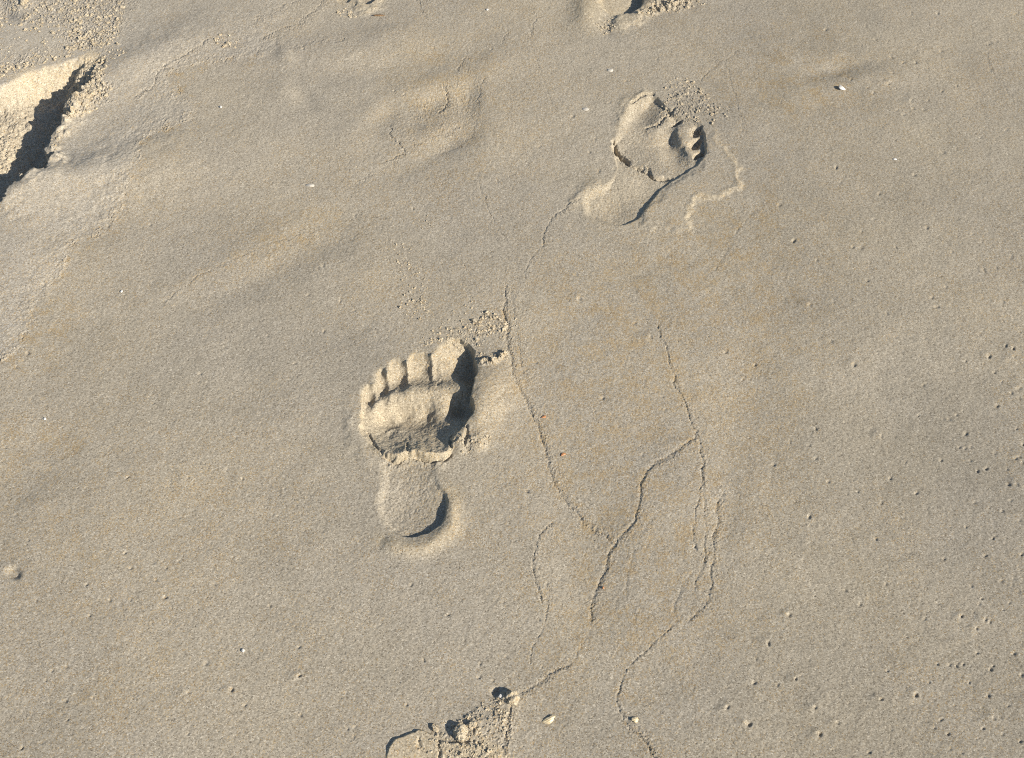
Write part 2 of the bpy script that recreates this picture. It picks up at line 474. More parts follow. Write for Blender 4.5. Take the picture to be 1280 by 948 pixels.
F2 = z2h([(250, 740, -7), (320, 742, -7), (390, 755, -4.4), (330, 805, -4.2), (180, 725, -4.6), (215, 790, -5), (330, 650, -2.6), (440, 660, -3.6), (510, 610, -2.6), (300, 530, -.8),
          (380, 570, -1.0), (470, 610, -2.5), (580, 585, -2.6), (330, 462, -7.5), (400, 508, -6), (480, 546, -4), (560, 560, -3), (400, 420, -6), (480, 400, -6), (520, 480, -5),
          (350, 372, -4), (420, 285, -9), (385, 250, -7), (470, 230, -8), (350, 320, -5), (505, 345, -3.4), (560, 285, -2), (520, 240, -5), (580, 385, -9.5), (612, 460, -9.5),
          (632, 405, -1.5), (602, 340, -1), (682, 482, -3), (650, 278, -3), (600, 300, -7), (700, 352, -4), (706, 412, -4), (728, 462, -4), (660, 540, -3), (640, 510, -5)])
carve(PRINT2, F2, lambda u, v: 3.0 + 8 * smooth((775 - u) / 25) + 12 * smooth((826 - u) / 30) * smooth((182 - v) / 20), 0.35, 0.2)
for (px, py, rx, ry, ro, dep) in [(698, 340, 42, 26, -34, -11), (700, 404, 46, 26, -30, -13), (716, 464, 42, 24, -36, -11.5), (610, 298, 42, 16, -28, -11)]:
    carve([Z2(px + rx * math.cos(q) * math.cos(R(ro)) - ry * math.sin(q) * math.sin(R(ro)), py + rx * math.cos(q) * math.sin(R(ro)) + ry * math.sin(q) * math.cos(R(ro)))
           for q in np.linspace(0, 2 * math.pi, 14, endpoint=False)], dep, 4.4, 0.8)
crack(z2([(268, 392), (282, 440), (345, 490), (385, 522), (440, 546), (492, 578), (575, 588)]), 6.5, 2.0, 0, 10, 0.5, 1.0)
crack(z2([(268, 396), (280, 436), (320, 470), (360, 500)]), 5, 2.6, 0, 10, 0.2, 1.0)
crack(z2([(436, 322), (500, 306), (545, 270), (590, 225)]), 3.2, 1.7, 1.6, 9, 0.3, .6)
crack(z2([(360, 202), (420, 176), (472, 154), (490, 162)]), 3.4, 1.6, 0, 8, 0.3, 1.0)
crack(z2([(452, 520), (456, 545), (480, 570)]), 3.0, 1.5, 0, 8, 0.3, 1.0)
ridge(z2([(590, 332), (620, 385), (645, 430), (684, 476)]), 2.2, 2.6, warp=1.0)

# ================================================================== PRINT 3: heel cut by the far edge
bump(735, 12, 14, 18, 7, 10, 1, 1.2, .6)
ridge([(770, 30), (790, 24), (806, 12), (818, -6)], 4.5, 5, ends=False, loose=.5)
ridge([(812, 10), (838, 4), (868, 0)], 3.2, 4, warp=3, rough=.6, loose=.5)
HEEL3 = [(738, -40), (740, -10), (748, 8), (766, 20), (784, 20), (799, 12), (806, -4), (812, -40), (775, -70)]
carve(HEEL3, [(750, -20, -4), (760, 5, -5), (775, 12, -8), (790, 0, -13), (798, -20, -14), (770, -40, -6), (745, 0, -2)], lambda u, v: 3.5 + 8 * smooth((765 - u) / 20), 0.7, .5)
bump(760, 36, 9, 9, -2.2, 30, 3)

# ================================================================== PRINT 4: toes at the near edge
carve([(470, 1010), (482, 945), (492, 926), (508, 917), (530, 914), (552, 926), (580, 930), (612, 926), (640, 950), (640, 1010)],
      [(480, 940, 3), (500, 922, 3.8), (525, 918, 3.6), (520, 940, 2.5), (545, 960, -2), (590, 945, 3), (620, 935, 3), (560, 935, 2.5), (500, 980, -6), (600, 990, -2), (632, 940, 1.6), (636, 970, 1.0), (638, 1000, 0)], lambda u, v: 3.0 + 14 * smooth((u - 560) / 60), 1.0, .7)
bump(604, 905, 26, 14, 2.6, -24, 2)
bump(635, 873, 8, 8, 2.5, 0, 1)
crack([(523, 924), (525, 936), (534, 942)], 2.5, 1.6, 0, 8, .3)
crack([(546, 924), (547, 950)], 3, 1.6, 0, 8, .3)
bump(620, 865, 4.6, 4.2, -4.2, 0, .5, 1.4)
bump(560, 907, 4.5, 5, -1.6, 0, .5, 1.4)

# ================================================================== PRINT 5: deep hollow at the left edge
HOLL = np.array([(113, 104), (104, 116), (96, 122), (93, 132), (81, 142), (82, 153), (69, 165), (61, 180), (59, 195), (68, 209), (48, 225), (22, 241), (2, 266),
                 (-40, 312), (-120, 340), (-260, 310), (-280, 160), (-160, 130), (-60, 112), (0, 104), (40, 86), (76, 76), (112, 66), (128, 70), (124, 88)], float)
w = win_of(HOLL, 30)
u, v = w.uv(2.6)
cH = curve(HOLL, True, 4)
s_ = sdf(u, v, cH)
RIM = curve([(128, 80), (113, 104), (104, 116), (96, 122), (93, 132), (81, 142), (82, 153), (69, 165), (61, 180), (59, 195), (68, 209), (48, 225), (22, 241), (2, 266), (-40, 312)], n=4)
dr, _, _ = dist(u, v, RIM)
TOP = curve([(-200, 140), (-60, 112), (0, 104), (40, 86), (76, 76), (112, 66), (128, 70)], n=4)
ub, vb = w.uv(0.35)
dt, _, _ = dist(ub, vb, TOP)
deep = -50 + 0.36 * np.clip(dr - 28, 0, 40)
deep = deep * (0.04 + 0.96 * smooth((np.hypot(u - 130, v - 70) - 26) / 44))
far_wall = -2.5 * dt                                  # the long lit bank under the far edge
f = np.log(np.exp(deep / 4) + np.exp(far_wall / 4)) * 4 + 0.9 * sample(T_MID, X[w.sl] + .4, Y[w.sl] + .4, 0.5)
f = f + 0.5 * sample(T_MID, X[w.sl], Y[w.sl], 0.3)
s2 = sdf(ub, vb, cH)
t = np.where(dr < dt, smooth(-s_ / 3.2), smooth(-s2 / 10))
Hh[w.sl] = Hh[w.sl] * (1 - t) + f * t
LOOSE[w.sl] = np.maximum(LOOSE[w.sl], 0.8 * smooth((-s_ + 3) / 6))
ridge([(118, 108), (100, 128), (88, 148), (78, 170)], 5, 9, loose=.3)
for a, b, r, h in [(100, 122, 5, 6), (88, 138, 4.5, 7), (91, 131, 3.5, 4), (84, 152, 4, 6), (73, 168, 4.5, 5), (66, 186, 5, 6), (70, 206, 6, 7), (40, 232, 8, 4)]:
    bump(a + 3, b, r, r * .8, h, 0, 2.0, 1.3, .3)
ridge([(66, 220), (40, 236), (10, 262)], 6, 12, ends=False, loose=.2)

# ================================================================== PRINT 6: small partial dent at the far edge
ridge([(440, 4), (452, 10), (466, 8), (478, -2)], 3.2, 4, loose=.5)
carve([(448, -30), (446, -4), (454, 6), (466, 6), (474, -4), (478, -30)], -6, 4, .6, .4)
carve([(418, -20), (420, -2), (428, 4), (438, 2), (442, -20)], -4, 4, .6, .4)
bump(6, 16, 10, 5, -6, 20, 1)
bump(28, 4, 12, 5, 5, 10, 2)

# ---- pinholes and small pits of escaping air
PITS = [(1033, 37, 1), (1081, 33, 1), (1095, 49, 1), (1171, 17, 1), (1114, 72, 1), (1130, 78, .8), (1144, 79, 1), (1115, 92, 1), (1110, 105, 1.4), (1091, 116, 1.4),
        (1062, 99, .7), (1049, 59, .7), (1140, 125, 1.2), (1160, 127, .9), (1141, 135, .8), (1130, 145, .9), (1080, 162, .9), (1044, 210, 1), (1145, 219, .9), (1225, 172, .7),
        (1196, 107, .8), (1211, 109, .8), (1177, 64, .8), (1179, 57, .6), (1178, 114, .6), (1237, 87, .6), (1102, 99, .7), (1084, 111, .6), (1121, 140, .6), (1156, 136, .7),
        (1071, 150, .6), (1029, 163, .7), (1196, 187, .6), (1099, 242, 1), (975, 259, 1), (992, 301, 1.1), (1065, 309, .8), (1157, 284, .9), (1217, 291, .7), (1120, 309, 1),
        (1071, 349, .8), (1085, 351, .8), (1013, 382, 1.5), (1172, 384, 1), (1165, 371, .8), (1228, 374, .8), (1269, 399, 1), (1274, 416, .8), (1267, 436, 1.2), (1266, 446, 1.2),
        (1237, 446, 1.3), (1244, 464, 1.1), (1257, 432, .8), (1224, 419, .8), (1119, 421, .7), (1069, 457, 1.2), (1040, 426, 1), (1020, 326, .8), (1076, 289, .8), (1206, 451, .8),
        (1190, 316, .8), (1092, 275, .7), (1019, 536, 1), (1103, 544, 1.6), (988, 551, .9), (1012, 556, .9), (1019, 574, .7), (967, 579, .9), (1035, 601, 1.1), (1070, 614, 1),
        (994, 626, 1.1), (1011, 646, .9), (1103, 628, 1), (1113, 598, 1), (1132, 577, .8), (1176, 575, .9), (1145, 616, 1), (1096, 674, .9), (1221, 590, 1.1), (1234, 586, 1),
        (1258, 586, .9), (1270, 606, 1.3), (1279, 608, 1.2), (1261, 606, 1), (1262, 626, 1), (1239, 674, 1.1), (1208, 659, 1), (1232, 696, 1), (1180, 699, 1), (1274, 487, 1.2),
        (1274, 498, 1), (1265, 493, 1), (1252, 476, .8), (1246, 506, 1), (1186, 525, .8), (1179, 525, .8), (1194, 520, .7), (1140, 475, .8), (1271, 536, 1), (1279, 555, 1),
        (1275, 573, 1), (1270, 575, .9), (1262, 563, .9), (1214, 560, .7), (1207, 561, .7), (1200, 560, .7), (1148, 518, .7), (1139, 691, .9), (1277, 694, 1), (1212, 576, .8),
        (1207, 542, 1), (1252, 639, .8), (986, 770, 1.5), (961, 805, 1.2), (994, 848, 1.2), (1025, 918, 1.7), (1020, 883, 1.3), (972, 856, .9), (1047, 904, 1.2), (1102, 875, 1.3),
        (1145, 869, 1.3), (1108, 838, 1.1), (1202, 770, 1.4), (1232, 775, 1.3), (1238, 778, 1.1), (1221, 786, 1.2), (1225, 757, 1.1), (1227, 749, .9), (1217, 765, .8), (1215, 733, .8),
        (1251, 726, .9), (1274, 742, 1.1), (1262, 754, 1.1), (1266, 732, .9), (1211, 803, .8), (1172, 830, .9), (1186, 831, 1), (1194, 833, .9), (1205, 831, 1), (1239, 836, 1.1),
        (1222, 816, .8), (1267, 818, 1.1), (1277, 844, 1), (1242, 831, .8), (1235, 870, 1), (1229, 883, .9), (1241, 898, 1.3), (1250, 897, 1), (1229, 911, 1.1), (1186, 918, 1),
        (1087, 940, 1), (1201, 940, 1), (1274, 927, 1), (1162, 853, .8), (1156, 774, .7), (1074, 757, .7), (1212, 854, .7), (1261, 882, .8), (1176, 899, 1.1), (945, 823, 1.1),
        (944, 853, 1.1), (909, 884, 1.3), (937, 905, 1.6), (946, 772, .9), (719, 344, 1), (725, 374, 1.2), (813, 422, 1.3), (907, 441, 1), (944, 456, 1.1), (792, 404, .7),
        (34, 445, 1.1), (22, 460, 1.1), (249, 469, 1.1), (57, 362, .9), (136, 285, .8), (234, 596, 1.3), (302, 598, 1.2), (139, 541, .8), (158, 596, .9), (192, 504, .7),
        (295, 548, .7), (226, 584, .6), (283, 586, .7), (160, 683, 1), (156, 691, .9), (192, 702, .9), (207, 709, 1), (162, 710, 1), (34, 675, .8), (51, 653, .8), (5, 560, .8),
        (46, 752, .8), (109, 732, .9), (136, 751, .8), (164, 751, .8), (205, 747, .9), (196, 726, .8), (90, 779, .8), (114, 771, .8), (65, 840, 1.1), (84, 834, 1), (57, 851, 1),
        (116, 874, 1.2), (84, 878, 1.1), (64, 878, .8), (236, 868, 1.2), (289, 862, 1.3), (257, 830, 1), (305, 882, 1), (132, 917, 1), (52, 931, 1), (27, 937, 1.1), (234, 918, .9),
        (162, 832, .9), (84, 900, .8), (337, 758, .8), (344, 788, .8), (374, 809, 1), (374, 846, 1.4), (375, 894, .8), (530, 825, .9), (600, 830, .9), (616, 849, .8), (599, 847, .8),
        (509, 881, .8), (435, 912, .8), (443, 922, .8), (432, 867, .8), (514, 731, .7), (561, 768, .9), (629, 753, .7), (419, 715, .7), (471, 417, 1.2), (404, 415, .9), (368, 456, .8),
        (384, 370, .7), (403, 332, .7), (424, 377, .8), (442, 388, .7), (517, 261, .7), (562, 271, .7), (379, 62, .9), (505, 119, .9), (494, 114, .7), (484, 41, 1), (614, 61, .9),
        (541, 61, .7), (539, 156, .8), (327, 128, .8), (457, 81, .7), (937, 46, .8), (822, 74, .9), (762, 129, .7), (716, 145, .8), (748, 213, 1), (768, 212, .9),
        (674, 184, .8), (928, 164, .9), (737, 191, .9), (782, 102, .8), (660, 614, 1), (803, 569, 1), (868, 686, 1.1), (745, 684, .8), (753, 497, .8), (673, 774, 1)]
for (a, b, k) in PITS:
    r = 1.0 + 0.6 * k
    far = 0.75 + 0.25 * (b / 500)
    bump(a, b, r * rng.uniform(.8, 1.25), r * rng.uniform(.6, .95) * far, -1.55 * k * rng.uniform(.4, 1.35), rng.uniform(-25, 25), 0.7, 1.3)
    if k >= 1.2:
        bump(a - 5, b - 1, 6, 4, .7 * k, rng.uniform(-25, 25), 1)
bump(17, 717, 7, 5.5, -4.2, 10, .6, 1.5)
bump(10, 713, 9, 6, 1.2, 0, .6)
for i in range(80):                                     # the faint ones of the pitted right side
    a, b = rng.uniform(960, 1280), rng.uniform(0, 948)
    if rng.random() < ((a - 900) / 380) ** 1.3:
        k = rng.uniform(.3, .7)
        bump(a, b, 1.1 + k, .9 + .7 * k, -1.7 * k, 0, 1, 1.2)
for i in range(90):
    a, b = rng.uniform(0, 960), rng.uniform(60, 948)
    k = rng.uniform(.25, .6)
    bump(a, b, 1.1 + k, .9 + .6 * k, -1.5 * k, 0, 1, 1.2)
for i in range(90):                                      # soft shallow dimples
    a, b = rng.uniform(700, 1300), rng.uniform(0, 960)
    bump(a, b, rng.uniform(5, 12), rng.uniform(3, 7), rng.uniform(-.5, .45), rng.uniform(-30, 30), 1)

# ---- clotted, crumbly patches
def clotted(poly, h, size=.30):
    c = np.array(poly, float)
    w = win_of(c, 14)
    u, v = w.uv(3)
    t = smooth((8 - sdf(u, v, c)) / 16)
    n = sample(T_FINE, X[w.sl] + 1.9, Y[w.sl] + 1.1, size * 2.2) + .7 * sample(T_MID, X[w.sl], Y[w.sl] + 2.1, size)
    Hh[w.sl] += h * t * np.maximum(n - .1, -.25)


clotted([(-60, -20), (170, -20), (155, 40), (135, 66), (100, 60), (60, 30), (0, 20), (-60, 30)], .9)
clotted([(-60, 85), (0, 76), (60, 60), (110, 40), (124, 52), (80, 64), (30, 80), (0, 90), (-60, 100)], 1.0)
clotted([(84, 146), (92, 128), (108, 112), (118, 96), (136, 98), (142, 114), (125, 135), (100, 150)], 1.3)
clotted([(520, 436), (545, 416), (590, 404), (628, 398), (630, 416), (600, 430), (560, 426)], .45)
clotted([(826, 120), (850, 100), (890, 125), (900, 145), (868, 145), (846, 150)], .7)
clotted([(540, 925), (590, 890), (632, 876), (640, 910), (630, 960), (560, 960)], .5)
clotted([(500, 190), (500, 150), (540, 120), (590, 84), (606, 100), (596, 160), (560, 192)], .32)
clotted([(562, 552), (600, 545), (612, 556), (585, 566)], 1.0)
clotted([(-20, 152), (38, 152), (30, 200), (-20, 205)], .4)

# ---- grain relief
SOFT = np.where(near & inside(UW, VW, SOFTPOLY), 0.55 + 0.45 * smooth((260 - U) / 160), 0.0)
for _ in range(2):
    SOFT = sum(np.roll(SOFT, k, 0) for k in range(-6, 7, 2)) / 7
    SOFT = sum(np.roll(SOFT, k, 1) for k in range(-10, 11, 2)) / 11            # the fine veneer upper left is smoother
lim = near.astype(float)
g = rng.standard_normal(X.shape).astype(np.float32)
g = g + 0.25 * (np.roll(g, 1, 0) + np.roll(g, 1, 1))
Hh += lim * g * 0.064 * (1 - 0.5 * SOFT)
sp = (rng.random(X.shape) < 0.0035 * (1 - SOFT) * np.clip(1 + .6 * sample(T_MID, X + 6, Y + 2, .8), .1, 2.5)) * rng.uniform(.4, 1.2, X.shape)
Hh -= 0.8 * lim * (sp + .6 * np.roll(sp, 1, 1) * (rng.random(X.shape) < .5))
Hh += lim * 0.03 * sample(T_FINE, X + .2, Y + .4, 0.62) * (1 - 0.5 * SOFT)
TORN = np.zeros_like(X)
for poly, k_ in ((FORE1, .24), (PRINT2, .17), (HEEL1, .22)):
    c = curve(poly, True)
    w = win_of(c, 10)
    u, v = w.uv(1)
    TORN[w.sl] = np.maximum(TORN[w.sl], k_ * smooth((2 - sdf(u, v, c)) / 8))
Hh += TORN * (sample(T_FINE, X + 2.2, Y + .6, 0.8) + .8 * sample(T_MID, X + 1.2, Y + .6, 0.6))
Hh += lim * (0.05 * LOOSE) * sample(T_FINE, X + .9, Y + .1, 0.9)
Z = Hh / 1000.0

# ------------------------------------------------------------------ materials
def nn(nt, t, **kw):
    n = nt.nodes.new(t)
    for k, val in kw.items():
        setattr(n, k, val)
    return n


def sand_material():
    m = bpy.data.materials.new('beach_sand')
    m.use_nodes = True
    nt = m.node_tree
    nt.nodes.clear()
    L = nt.links.new
    out = nn(nt, 'ShaderNodeOutputMaterial')
    bs = nn(nt, 'ShaderNodeBsdfPrincipled')
    L(bs.outputs[0], out.inputs[0])
    geo = nn(nt, 'ShaderNodeNewGeometry')
    vor = nn(nt, 'ShaderNodeTexVoronoi', feature='F1')
    vor.inputs['Scale'].default_value = 1000 / 1.15
    L(geo.outputs['Position'], vor.inputs['Vector'])
    sep = nn(nt, 'ShaderNodeSeparateColor')
    L(vor.outputs['Color'], sep.inputs[0])
    # ordinary quartz grains from dusky to pale
    r1 = nn(nt, 'ShaderNodeValToRGB')
    e = r1.color_ramp.elements
    e[0].position, e[0].color = 0.0, (0.19, 0.160, 0.118, 1)
    e[1].position, e[1].color = 1.0, (0.56, 0.51, 0.42, 1)
    for p, cc in [(0.10, (0.285, 0.248, 0.190, 1)), (0.5, (0.368, 0.324, 0.252, 1)), (0.92, (0.452, 0.402, 0.320, 1))]:
        k = e.new(p)
        k.color = cc
    L(sep.outputs[0], r1.inputs[0])
    # amber grains
    at = nn(nt, 'ShaderNodeAttribute', attribute_name='amber')
    lt = nn(nt, 'ShaderNodeMath', operation='LESS_THAN')
    L(sep.outputs[1], lt.inputs[0])
    sc_ = nn(nt, 'ShaderNodeMath', operation='MULTIPLY')
    sc_.inputs[1].default_value = 0.7
    L(at.outputs['Fac'], sc_.inputs[0])
    L(sc_.outputs[0], lt.inputs[1])
    r2 = nn(nt, 'ShaderNodeValToRGB')
    e = r2.color_ramp.elements
    e[0].position, e[0].color = 0.0, (0.28, 0.205, 0.120, 1)
    e[1].position, e[1].color = 1.0, (0.45, 0.365, 0.235, 1)
    L(sep.outputs[2], r2.inputs[0])
    mx = nn(nt, 'ShaderNodeMix', data_type='RGBA')
    L(lt.outputs[0], mx.inputs['Factor'])
    L(r1.outputs[0], mx.inputs[6])
    L(r2.outputs[0], mx.inputs[7])
    # broad tint of the beach
    no = nn(nt, 'ShaderNodeTexNoise')
    no.inputs['Scale'].default_value = 4.2
    no.inputs['Detail'].default_value = 5
    L(geo.outputs['Position'], no.inputs['Vector'])
    r3 = nn(nt, 'ShaderNodeValToRGB')
    e = r3.color_ramp.elements
    e[0].position, e[0].color = 0.3, (0.90, 0.90, 0.91, 1)
    e[1].position, e[1].color = 0.7, (1.06, 1.04, 1.0, 1)
    L(no.outputs[0], r3.inputs[0])
    mm = nn(nt, 'ShaderNodeMix', data_type='RGBA', blend_type='MULTIPLY')
    mm.inputs['Factor'].default_value = 1
    L(mx.outputs[2], mm.inputs[6])
    L(r3.outputs[0], mm.inputs[7])
    # loose, dry sand is a little paler
    al = nn(nt, 'ShaderNodeAttribute', attribute_name='loose')
    ml = nn(nt, 'ShaderNodeMix', data_type='RGBA', blend_type='MULTIPLY')
    L(al.outputs['Fac'], ml.inputs['Factor'])
    L(mm.outputs[2], ml.inputs[6])
    ml.inputs[7].default_value = (1.24, 1.18, 1.05, 1)
    ad = nn(nt, 'ShaderNodeAttribute', attribute_name='damp')      # darkens the sand to the right, near side and in damp patches
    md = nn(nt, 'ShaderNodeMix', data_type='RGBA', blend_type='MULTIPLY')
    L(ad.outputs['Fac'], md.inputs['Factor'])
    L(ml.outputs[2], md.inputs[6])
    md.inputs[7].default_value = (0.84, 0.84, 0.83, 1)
    av = nn(nt, 'ShaderNodeAttribute', attribute_name='veneer')    # the blown veneer is finer, paler and greyer
    mv = nn(nt, 'ShaderNodeMix', data_type='RGBA', blend_type='MULTIPLY')
    L(av.outputs['Fac'], mv.inputs['Factor'])
    L(md.outputs[2], mv.inputs[6])
    mv.inputs[7].default_value = (1.07, 1.09, 1.14, 1)
    L(mv.outputs[2], bs.inputs['Base Color'])
    bs.inputs['Roughness'].default_value = 0.85
    bs.inputs['Specular IOR Level'].default_value = 0.25
    bp = nn(nt, 'ShaderNodeBump')
    bp.inputs['Strength'].default_value = 0.25
    bp.inputs['Distance'].default_value = 0.0004
    L(vor.outputs['Distance'], bp.inputs['Height'])
    bp.invert = True
    L(bp.outputs[0], bs.inputs['Normal'])
    return m


def chip_material(name, c0, c1, rough=0.45, scale=600):
    m = bpy.data.materials.new(name)
    m.use_nodes = True
    nt = m.node_tree
    bs = nt.nodes['Principled BSDF']
    tc = nn(nt, 'ShaderNodeTexCoord')
    no = nn(nt, 'ShaderNodeTexNoise')
    no.inputs['Scale'].default_value = scale
    no.inputs['Detail'].default_value = 4
    rp = nn(nt, 'ShaderNodeValToRGB')
    rp.color_ramp.elements[0].position, rp.color_ramp.elements[0].color = .35, (*c0, 1)
    rp.color_ramp.elements[1].position, rp.color_ramp.elements[1].color = .65, (*c1, 1)
    nt.links.new(tc.outputs['Object'], no.inputs['Vector'])
    nt.links.new(no.outputs[0], rp.inputs[0])
    nt.links.new(rp.outputs[0], bs.inputs['Base Color'])
    bs.inputs['Roughness'].default_value = rough
    return m


SAND = sand_material()
M_WHITE = chip_material('white_shell', (.46, .44, .40), (.68, .66, .62), .5)
M_CREAM = chip_material('cream_shell', (.46, .36, .20), (.66, .56, .38), .45)
M_RUST = chip_material('rust_shell', (.30, .12, .045), (.46, .22, .09), .5)
M_BROWN = chip_material('brown_husk', (.10, .055, .025), (.28, .17, .08), .6, 900)
M_PEB = chip_material('pale_pebble', (.40, .36, .30), (.55, .51, .44), .6)


# ------------------------------------------------------------------ cutting the sheet into ground and prints
def tag(o, label=None, cat=None, group=None, kind=None):
    if label:
        o['label'] = label
    if cat:
        o['category'] = cat
    if group:
        o['group'] = group
    if kind:
        o['kind'] = kind
    return o


FU = 0.25 * (U[:-1, :-1] + U[1:, :-1] + U[:-1, 1:] + U[1:, 1:])
FV = 0.25 * (V[:-1, :-1] + V[1:, :-1] + V[:-1, 1:] + V[1:, 1:])
FWU = WU[:-1, :-1]
FWV = WV[:-1, :-1]
ID = np.zeros(FU.shape, np.int32)
FNEAR = near[:-1, :-1] & near[1:, 1:]
vid = np.arange(NX * NY).reshape(NY, NX)
XF, YF, ZF = X.ravel(), Y.ravel(), Z.ravel()


def mark(poly, i, only=None, raw=False, grow=0.0):
    c = np.asarray(poly, float) if raw else curve(poly, True)
    lo, hi = c.min(0) - 6 - grow, c.max(0) + 6 + grow
    k = FNEAR & (FU > lo[0]) & (FU < hi[0]) & (FV > lo[1]) & (FV < hi[1])
    r = np.where(k.any(1))[0]
    q = np.where(k.any(0))[0]
    sl = (slice(r[0], r[-1] + 1), slice(q[0], q[-1] + 1))
    u, v = FU[sl] + 0.8 * FWU[sl], FV[sl] + 0.8 * FWV[sl]
    ins = (sdf(u, v, c) < grow) if grow else inside(u, v, c)
    ins &= FNEAR[sl]
    if only is not None:
        ins &= np.isin(ID[sl], only)
    ID[sl][ins] = i


def sheet(name, i, parent=None, org=(0, 0, 0)):
    r, q = np.where(ID == i)
    if len(r) == 0:
        return None
    quads = np.stack([vid[r, q], vid[r, q + 1], vid[r + 1, q + 1], vid[r + 1, q]], 1)
    used, inv = np.unique(quads, return_inverse=True)
    inv = inv.reshape(-1).astype(np.int32)
    co = np.stack([XF[used] - org[0], YF[used] - org[1], ZF[used] - org[2]], 1).astype(np.float32)
    me = bpy.data.meshes.new(name)
    me.vertices.add(len(used))
    me.vertices.foreach_set('co', co.ravel())
    me.loops.add(len(inv))
    me.loops.foreach_set('vertex_index', inv)
    me.polygons.add(len(quads))
    me.polygons.foreach_set('loop_start', np.arange(0, len(inv), 4, dtype=np.int32))
    me.update(calc_edges=True)
    me.polygons.foreach_set('use_smooth', np.ones(len(quads), bool))
    for nm, arr in (('amber', AMBER), ('loose', LOOSE), ('damp', DARKER), ('veneer', SOFT)):
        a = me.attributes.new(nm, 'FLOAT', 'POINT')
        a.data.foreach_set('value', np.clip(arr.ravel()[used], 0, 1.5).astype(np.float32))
    me.materials.append(SAND)
    o = bpy.data.objects.new(name, me)
    COL.objects.link(o)
    if parent:
        o.parent = parent
    return o


def ellipse(u, v, a, b, rot=0, n=14):
    cs, sn = math.cos(R(rot)), math.sin(R(rot))
    return [(u + a * math.cos(t) * cs - b * math.sin(t) * sn, v + a * math.cos(t) * sn + b * math.sin(t) * cs)
            for t in np.linspace(0, 2 * math.pi, n, endpoint=False)]


ids = [0]


def footprint(at, label, rim, parts, group='bare footprints in the sand', name='footprint', cat='footprint'):
    """rim: outline of the whole print with its pushed-up edge; parts: (name, outline)"""
    base = ids[0] + 1
    mark(rim, base)
    todo = [('raised_rim', base)]
    k = base
    for nm, poly in parts:
        k += 1
        mark(poly, k, only=list(range(base, k)))
        todo.append((nm, k))
    ids[0] = k
    x, y = ground(*at)
    e = bpy.data.objects.new(name, None)
    e.empty_display_size = .05
    e.location = (x, y, 0)
    COL.objects.link(e)
    tag(e, label, cat, group)
    for nm, i in todo:
        sheet(nm, i, e, (x, y, 0))
    return e


footprint(Z1(270, 560), 'large left footprint in the middle with five toes and a deep dark big toe trench',
          z1([(60, 400), (45, 470), (80, 550), (120, 620), (100, 730), (115, 810), (165, 870), (230, 912), (330, 900), (405, 850), (440, 760), (425, 670), (400, 600), (470, 580), (560, 540),
              (560, 470), (615, 370), (610, 290), (560, 230), (500, 170), (430, 130), (340, 165), (280, 180), (200, 200), (130, 245), (85, 310)]),
          [('heel_imprint', HEEL1), ('ball_imprint', FORE1),
           ('toe_imprint', z1([(345, 215), (352, 180), (400, 160), (460, 178), (492, 215), (492, 330), (430, 335), (385, 310), (350, 290), (338, 250)])),
           ('toe_imprint', z1([(252, 300), (242, 245), (258, 215), (290, 200), (320, 215), (334, 250), (342, 300), (300, 320)])),
           ('toe_imprint', z1([(186, 330), (174, 280), (180, 240), (210, 220), (238, 240), (246, 300), (220, 325)])),
           ('toe_imprint', z1([(138, 365), (128, 310), (140, 275), (160, 258), (172, 275), (182, 330), (160, 352)])),
           ('toe_imprint', z1([(98, 395), (86, 370), (92, 330), (108, 314), (124, 318), (134, 365), (118, 392)]))])
footprint(Z2(430, 500), 'slanting right footprint in the upper right with a curved lifted plate of sand beside it',
          z2([(80, 760), (75, 690), (130, 630), (230, 595), (250, 530), (235, 420), (265, 320), (310, 210), (380, 155), (480, 125), (560, 180), (680, 240), (780, 310), (850, 400), (930, 540), (945, 630),
              (890, 690), (730, 720), (700, 880), (560, 880), (420, 850), (300, 855), (180, 835), (110, 800)]),
          [('lifted_plate', z2([(775, 400), (800, 340), (850, 440), (910, 560), (924, 616), (890, 660), (770, 692), (700, 700), (676, 760), (664, 870), (560, 850), (440, 820), (500, 700), (640, 590), (730, 520)])),
           ('heel_imprint', z2([(115, 745), (112, 705), (132, 668), (180, 638), (238, 616), (350, 600), (470, 700), (452, 740), (400, 798), (322, 830), (240, 827), (170, 812), (126, 778)])),
           ('arch_imprint', z2([(245, 612), (285, 560), (290, 470), (360, 505), (450, 550), (570, 588), (640, 574), (560, 624), (502, 676), (462, 712), (400, 650), (340, 600)])),
           ('ball_imprint', z2([(268, 440), (272, 398), (292, 345), (330, 320), (440, 322), (560, 300), (590, 420), (640, 500), (720, 514), (640, 572), (575, 588), (480, 572), (385, 522), (345, 490)])),
           ('toe_imprint', z2([(318, 300), (336, 238), (362, 200), (420, 176), (472, 158), (520, 182), (560, 228), (520, 290), (440, 320), (350, 320)])),
           ('toe_imprint', z2([(570, 330), (580, 280), (650, 272), (660, 310), (610, 330)])),
           ('toe_imprint', z2([(655, 330), (690, 300), (735, 345), (738, 372), (680, 378), (650, 360)])),
           ('toe_imprint', z2([(658, 400), (700, 380), (752, 378), (756, 425), (700, 445), (660, 430)])),
           ('toe_imprint', z2([(678, 470), (700, 450), (754, 432), (750, 478), (724, 510), (690, 495)]))])
footprint((770, 8), 'heel end of a footprint cut off by the top edge above the right footprint',
          [(708, -40), (714, 10), (724, 32), (748, 46), (772, 44), (795, 32), (830, 18), (872, 8), (880, -10), (830, -60), (770, -80)], [('heel_imprint', HEEL3)])
